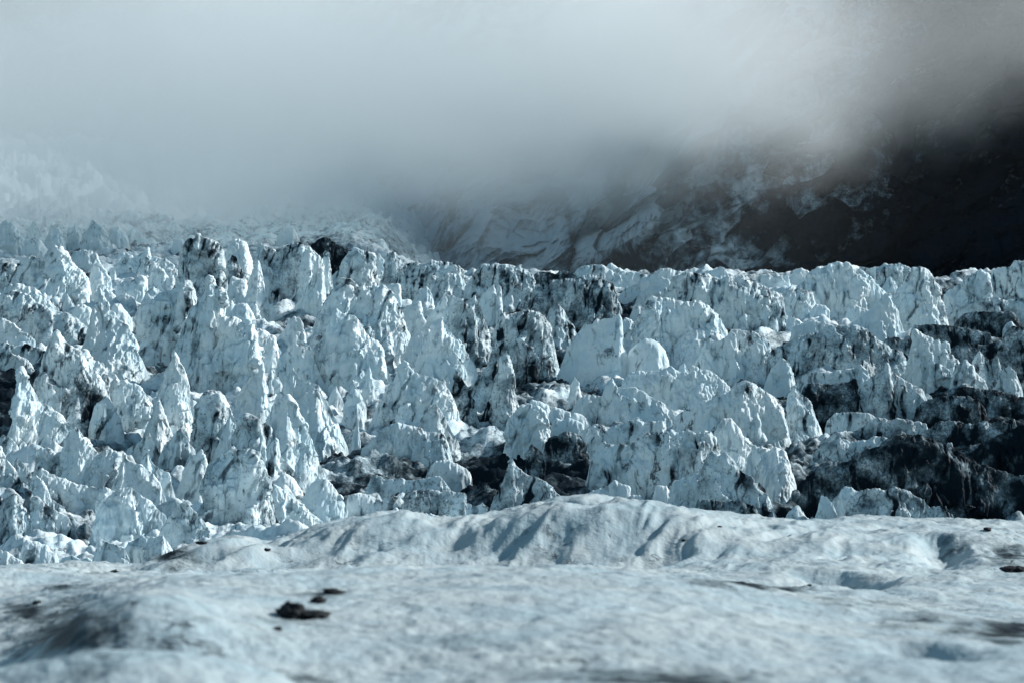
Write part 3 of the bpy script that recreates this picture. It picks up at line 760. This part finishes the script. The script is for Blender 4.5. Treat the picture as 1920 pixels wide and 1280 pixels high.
def near_ice():
    nc, nr = 1080, 860
    px = np.concatenate([np.linspace(-5200, -310, 130), np.linspace(-300, 2220, nc), np.linspace(2230, 7200, 130)])
    dk = np.array([a for a, _ in FG])
    rows = np.array([b for _, b in FG], float)
    # smooth across, then along the distance
    Rk = np.array([np.interp(px, _K, r) for r in rows])
    ker = np.hanning(33); ker /= ker.sum()
    pad = np.pad(Rk, ((0, 0), (16, 16)), mode='edge')
    Rk = np.array([np.convolve(p, ker, mode='valid') for p in pad])
    Zk = (HOR - Rk) / FPX * dk[:, None]
    d = np.exp(np.linspace(np.log(6.5), np.log(122), nr))
    t = np.log(dk); q = np.log(d)
    # monotone-ish cubic (finite difference tangents, damped)
    m = np.zeros_like(Zk)
    m[1:-1] = .5 * ((Zk[2:] - Zk[1:-1]) / (t[2:] - t[1:-1])[:, None] + (Zk[1:-1] - Zk[:-2]) / (t[1:-1] - t[:-2])[:, None]) * .8
    k = np.clip(np.searchsorted(t, q) - 1, 0, len(t) - 2)
    hh = (t[k + 1] - t[k])[:, None]; u = ((q - t[k])[:, None]) / hh
    Z = ((2 * u ** 3 - 3 * u ** 2 + 1) * Zk[k] + (u ** 3 - 2 * u ** 2 + u) * hh * m[k] + (-2 * u ** 3 + 3 * u ** 2) * Zk[k + 1] + (u ** 3 - u ** 2) * hh * m[k + 1])
    P, Dd = np.meshgrid(px, d)
    X = xpix(P, Dd)
    row0 = HOR - Z / Dd * FPX
    for cx, cd, hw, hd, dep in PITS:
        wob = .16 * fbm((P - cx) / hw * .7 + cx, np.log(Dd / cd) / hd * .7, 2.0, 2)
        a = (P - cx) / hw + wob
        b = np.log(Dd / cd) / hd + .35 * a + .6 * wob
        side = sstep(-1.5, .1, a) * (1 - sstep(-.2, 1.5, a))
        Z = Z - dep * side * sstep(-1.8, .4, b) * (1 - sstep(.45, 1.25, b)) * 1.6
    size = np.clip(Dd / 40, .25, 1.2)
    Z = Z + (.19 * size) * fbm(X * .28, Dd * .22, 3.0, 4)
    cup = ridged(X * 1.1 + .3 * fbm(X, Dd, 1.0, 2), Dd * .75, 8.0, 4)
    Z = Z - .045 * np.clip(size * 1.4, .3, 1) * cup
    rx, ry = X * .87 - Dd * .5, X * .5 + Dd * .87
    swale = ridged(rx * .75 + .3 * fbm(X * .5, Dd * .5, 4.0, 2), ry * .17, 6.0, 3)
    Z = Z + (.10 * size + .09 * np.exp(-((Dd - 47) / 6) ** 2)) * swale
    Z = Z + .012 * fbm(X * 4.2, Dd * 2.8, 5.0, 4) - .010 * np.clip(24 / Dd, .3, 1) * ridged(X * 4.5 + Dd * 1.2, Dd * 1.9, 9.0, 3)
    V = np.stack([X, Dd, Z], -1)
    dirt_shade = np.zeros_like(X)
    for cx, cy, a, b, kk in FG_DIRT_SHADE:
        dirt_shade = np.maximum(dirt_shade, kk * np.exp(-(((P - cx) / a) ** 2 + ((row0 - cy) / b) ** 2)))
    dirt_shade = np.clip(1.1 * dirt_shade + .06 + .14 * fbm(X * .5, Dd * .5, 2.0, 4), 0, 1.3)
    streak = np.clip(.5 * cup, 0, 1) * .5
    o = grid_mesh('ground', V, SNOW, attrs={'dirt_shade': dirt_shade, 'streak': streak})
    tag(o, kind='structure', label='rolling snowy ice of the near glacier with hollows and dirty patches')
    return P, Dd, Z


SNOW = ice_material('near_snow_ice', (0.46, 0.53, 0.545), (0.11, 0.15, 0.165), (0.007, 0.011, 0.015), k=3.0, bump=0.3, spec=.15)
GP, GD, GZ = near_ice()


def snowfield():
    # the wide glacier plain on all sides, out to the horizon
    nu, nv = 180, 60
    a = np.linspace(0, 2 * math.pi, nu)[None, :]
    r = np.exp(np.linspace(np.log(3), np.log(5500), nv))[:, None]
    X, Y = r * np.sin(a), r * np.cos(a) - 4
    Z = -19.0 + 17.2 * np.exp(-(r / 60) ** 2) * sstep(2, -8, Y) + 1.5 * fbm(X * .02, Y * .02, 1.0, 4) * sstep(20, 120, r)
    Z = Z - 45 * sstep(90, 200, Y) * sstep(2600, 200, np.abs(X)) - .6 - 2.0 * sstep(-8, 6, Y)
    o = grid_mesh('snowfield', np.stack([X, Y, Z], -1), SNOW, attrs={'dirt_shade': .12 + 0 * Z, 'streak': 0 * Z})
    tag(o, kind='structure', label='wide snowy glacier plain around the icefall')


snowfield()

# ------------------------------------------------------------------ rocks lying on the near ice
rock_m, t, b, pos = newmat('wet_dark_rock')
f1 = noise(t, pos, 14, 6, 0.6)
t.links.new(mixc(t, maprange(t, f1, .35, .7), (0.008, 0.011, 0.014), (0.032, 0.038, 0.043)), b.inputs['Base Color'])
b.inputs['Roughness'].default_value = .7
b.inputs['Specular IOR Level'].default_value = .15
ROCKS = [  # px, row, half width px, height px, label
    (545, 1158, 25, 32, 'largest dark rock on the near snow, left of centre'),
    (588, 1158, 30, 15, 'flat dark rock touching the right of the largest rock'),
    (598, 1130, 14, 14, 'dark rock just above the pair of rocks on near snow'),
    (624, 1112, 20, 10, 'long dark stone farthest back in the cluster of rocks'),
    (520, 1180, 9, 7, 'small pebble lying before the largest dark rock'),
    (1282, 1015, 4, 4, 'tiny dark stone on the clean white swell, centre right'),
    (1350, 988, 4, 3, 'tiny dark stone near the crest of the white swell'),
    (1851, 994, 7, 6, 'small dark stone beside the white mounds at right'),
    (1903, 1072, 22, 13, 'dark boulder half sunk in snow at the right edge'),
    (215, 1073, 7, 6, 'black stone on the flat snow strip at left'),
    (70, 1131, 8, 6, 'small dark pebble on the dirty snow at far left'),
    (500, 1036, 6, 5, 'dark stone lodged between the two left snow mounds'),
    (377, 1020, 10, 5, 'dark flat stone on top of the streaked left mound'),
    (1518, 1098, 4, 3, 'tiny pebble at the end of the dirty snow streak')]


def ground_at(px, row):
    c = int(np.argmin(np.abs(GP[0] - px)))
    r = HOR - GZ[:, c] / GD[:, c] * FPX
    i = int(np.argmax((r <= row) & (GD[:, c] > 8)))
    return GD[i, c], GZ[i, c]


def rock(px, row, hw, hp, label, seed):
    d, z = ground_at(px, row)
    s = d / FPX
    nu, nv = 48, 26
    a = np.linspace(0, 2 * math.pi, nu)[None, :]; e = np.linspace(-math.pi / 2, math.pi / 2, nv)[:, None]
    X = np.cos(a) * np.cos(e); Y = np.sin(a) * np.cos(e); Z = np.sin(e) + 0 * a
    q = 1 + .42 * facets(X * 1.1 + seed, Y * 1.1, Z * 1.1, 9) + .12 * fbm(X * 2.3 + seed, Y * 2.3, Z * 2.3, 4)
    q[:, -1] = q[:, 0]
    V = np.stack([X * q * hw * s, Y * q * hw * s * .9, Z * q * hp * s * .62], -1)
    o = grid_mesh('rock', V, rock_m, smooth=False)
    o.location = (xpix(px, d), d, z + hp * s * .26)
    o.rotation_euler = (0, 0, 0)
    tag(o, label, 'rock', 'dark rocks on the near snow')


for i, r_ in enumerate(ROCKS):
    rock(*r_, seed=i * 3.37)


# ------------------------------------------------------------------ mountainside behind: dirty ice slope on the left, black rock on the right
def mountain():
    nc, nr = 1200, 520
    px = np.linspace(-700, 2500, nc)[None, :]
    peak = np.interp(px, [-700, 200, 700, 1000, 1250, 1400, 1540, 1620, 1750, 1840, 1920, 2100, 2500], [-160, -130, -80, -70, -70, -80, -140, -200, -290, -330, -340, -340, -330]) + 14 * fbm(px * .02, 1.0, 2.0, 4)  # crest raised out of view, at right to throw shade on the fog
    row = 640 + (peak - 640) * np.linspace(0, 1, nr)[:, None]
    px, row = np.broadcast_arrays(px, row)
    base = np.interp(px, [-700, 200, 560, 800, 900, 1000, 1130, 1300, 1430, 1600, 1750, 1900, 2500], [1150, 1150, 960, 760, 700, 680, 650, 600, 590, 590, 580, 560, 500])
    up = (560 - row)
    slope = np.interp(px, [-700, 560, 1000, 1130, 1430, 1600, 2500], [.10, .3, .38, .22, .10, .055, .05])
    d = base + slope * up + .00008 * np.clip(up, 0, None) ** 2
    # the gully between the ice slope and the buttress
    gx = 1110 + (440 - row) * .75
    d = d + 26 * np.exp(-((px - gx) / 28) ** 2) * sstep(470, 425, row)
    d = d - 28 * np.exp(-((px - gx - 75) / 60) ** 2) * sstep(520, 420, row)
    X0, Z0 = xpix(px, d), zrow(row, d)
    A = X0 * .80 + Z0 * .60 + 6 * fbm(X0 * .03, Z0 * .03, 5.0, 3); B = -X0 * .60 + Z0 * .80 + 6 * fbm(X0 * .03, Z0 * .03, 25.0, 3)
    n1 = facets(A * .018, d * .006, B * .042, 2)
    n2 = facets(A * .055, d * .01, B * .12, 3)
    n3 = facets(A * .17, d * .03, B * .30, 8)
    n4 = ridged(X0 * .11, 4.0, Z0 * .022, 4, .5)
    d = d - 13 * n1 - 6 * n2 - 2.6 * n3 - 2.5 * n4 - 1.0 * fbm(X0 * .3, Z0 * .3, 6.0, 4)
    V = np.stack([xpix(px, d), d, zrow(row, d)], -1)
    rk = np.interp(px + .5 * (row - 440), [300, 500, 900, 1100, 1200, 1330, 1430, 1500, 1700], [1.1, .6, .15, .20, .28, .36, .56, .95, 1.45])  # far left made dark rock to dim the corner of the fog
    rk = rk + .30 * n2 + .25 * fbm(X0 * .03, Z0 * .03, 1.0, 4) + .3 * np.exp(-((px - gx) / 34) ** 2) * sstep(470, 425, row)
    o = grid_mesh('mountain', V, FAR, attrs={'dirt_shade': np.clip(rk, 0, 1.5), 'streak': np.clip(.5 + n2 * .9 - .4 * n4, 0, 1)})
    tag(o, kind='structure', label='dark rocky mountainside with dirty ice slopes, half hidden in fog')


mountain()


# ------------------------------------------------------------------ the bank of fog lying on the mountain
def fog():
    # a lumpy closed slab; its density fades towards every face
    y0, y1, z0, z1 = 445.0, 800.0, 20.0, 190.0
    nu, nv = 96, 48
    a = np.linspace(0, 2 * math.pi, nu)[None, :]; e = np.linspace(-math.pi / 2, math.pi / 2, nv)[:, None]
    def sp(v): return np.sign(v) * np.abs(v) ** .45
    X = sp(np.cos(a)) * np.abs(np.cos(e)) ** .45 * 330; Y = sp(np.sin(a)) * np.abs(np.cos(e)) ** .45 * (y1 - y0) / 2; Z = sp(np.sin(e)) * (z1 - z0) / 2 + 0 * a
    q = 1 + .05 * fbm(X * .01, Y * .01, Z * .02, 3); q[:, -1] = q[:, 0]
    V = np.stack([X * q, Y * q, Z * q], -1)
    m = bpy.data.materials.new('fog'); m.use_nodes = True
    t = m.node_tree; t.nodes.clear()
    o = t.nodes.new('ShaderNodeOutputMaterial')
    v = t.nodes.new('ShaderNodeVolumePrincipled')
    t.links.new(v.outputs[0], o.inputs['Volume'])
    v.inputs['Color'].default_value = (0.955, 0.988, 0.994, 1)
    v.inputs['Anisotropy'].default_value = 0.4
    pos = t.nodes.new('ShaderNodeNewGeometry').outputs['Position']
    sx = t.nodes.new('ShaderNodeSeparateXYZ'); t.links.new(pos, sx.inputs[0])
    x, y, z = sx.outputs
    n1 = noise(t, scaled(t, pos, (1, 1, 1.3)), .011, 4, .55, .3)
    n2 = noise(t, scaled(t, pos, (1, .8, 1.6)), .035, 4, .6, .2)
    n3 = noise(t, scaled(t, pos, (1, .7, 1.2)), .085, 5, .6, .4)
    nn = mathn(t, 'ADD', mathn(t, 'MULTIPLY', mathn(t, 'SUBTRACT', n3, .5), 20.0), mathn(t, 'ADD', mathn(t, 'MULTIPLY', mathn(t, 'SUBTRACT', n1, .5), 85.0), mathn(t, 'MULTIPLY', mathn(t, 'SUBTRACT', n2, .5), 42.0)))
    hz = mathn(t, 'ADD', z, nn)
    # lower lip: low on the left and middle, lifting over the mountain on the right
    lip = t.nodes.new('ShaderNodeFloatCurve')
    cv = lip.mapping.curves[0]
    pts = [(0, .22), (.18, .22), (.30, .26), (.44, .35), (.52, .36), (.60, .40), (.70, .43), (.78, .46), (.9, .46), (1, .46)]
    while len(cv.points) > 2: cv.points.remove(cv.points[1])
    cv.points[0].location, cv.points[1].location = pts[0], pts[-1]
    for p in pts[1:-1]: cv.points.new(*p)
    lip.mapping.update()
    t.links.new(maprange(t, x, -260, 260, 0, 1, False), lip.inputs['Value'])
    lipz = mathn(t, 'MULTIPLY', lip.outputs[0], 120.0)
    low = maprange(t, mathn(t, 'SUBTRACT', hz, lipz), 0.0, 30.0, .035, 1.0)
    top = maprange(t, hz, 96, 140, 1, 0)
    fr = maprange(t, mathn(t, 'ADD', y, mathn(t, 'MULTIPLY', nn, .6)), y0 + 5, y0 + 70)
    bk = maprange(t, y, 640, 780, 1, 0)
    sl = maprange(t, x, -165, -50, .55, 1)
    sr = mathn(t, 'MULTIPLY', maprange(t, x, 50, 118, 1, .24), maprange(t, x, 160, 250, 1, .1))
    dn = .020
    dd = mathn(t, 'MULTIPLY', low, top)
    for k in (fr, bk, sl, sr): dd = mathn(t, 'MULTIPLY', dd, k)
    dd = mathn(t, 'MULTIPLY', dd, dn)
    t.links.new(dd, v.inputs['Density'])
    ob = grid_mesh('haze', V, m)
    ob.location = (0, (y0 + y1) / 2, (z0 + z1) / 2)
    tag(ob, kind='stuff', label='pale bank of fog rolling down over the icefall and mountain', cat='fog')


fog()
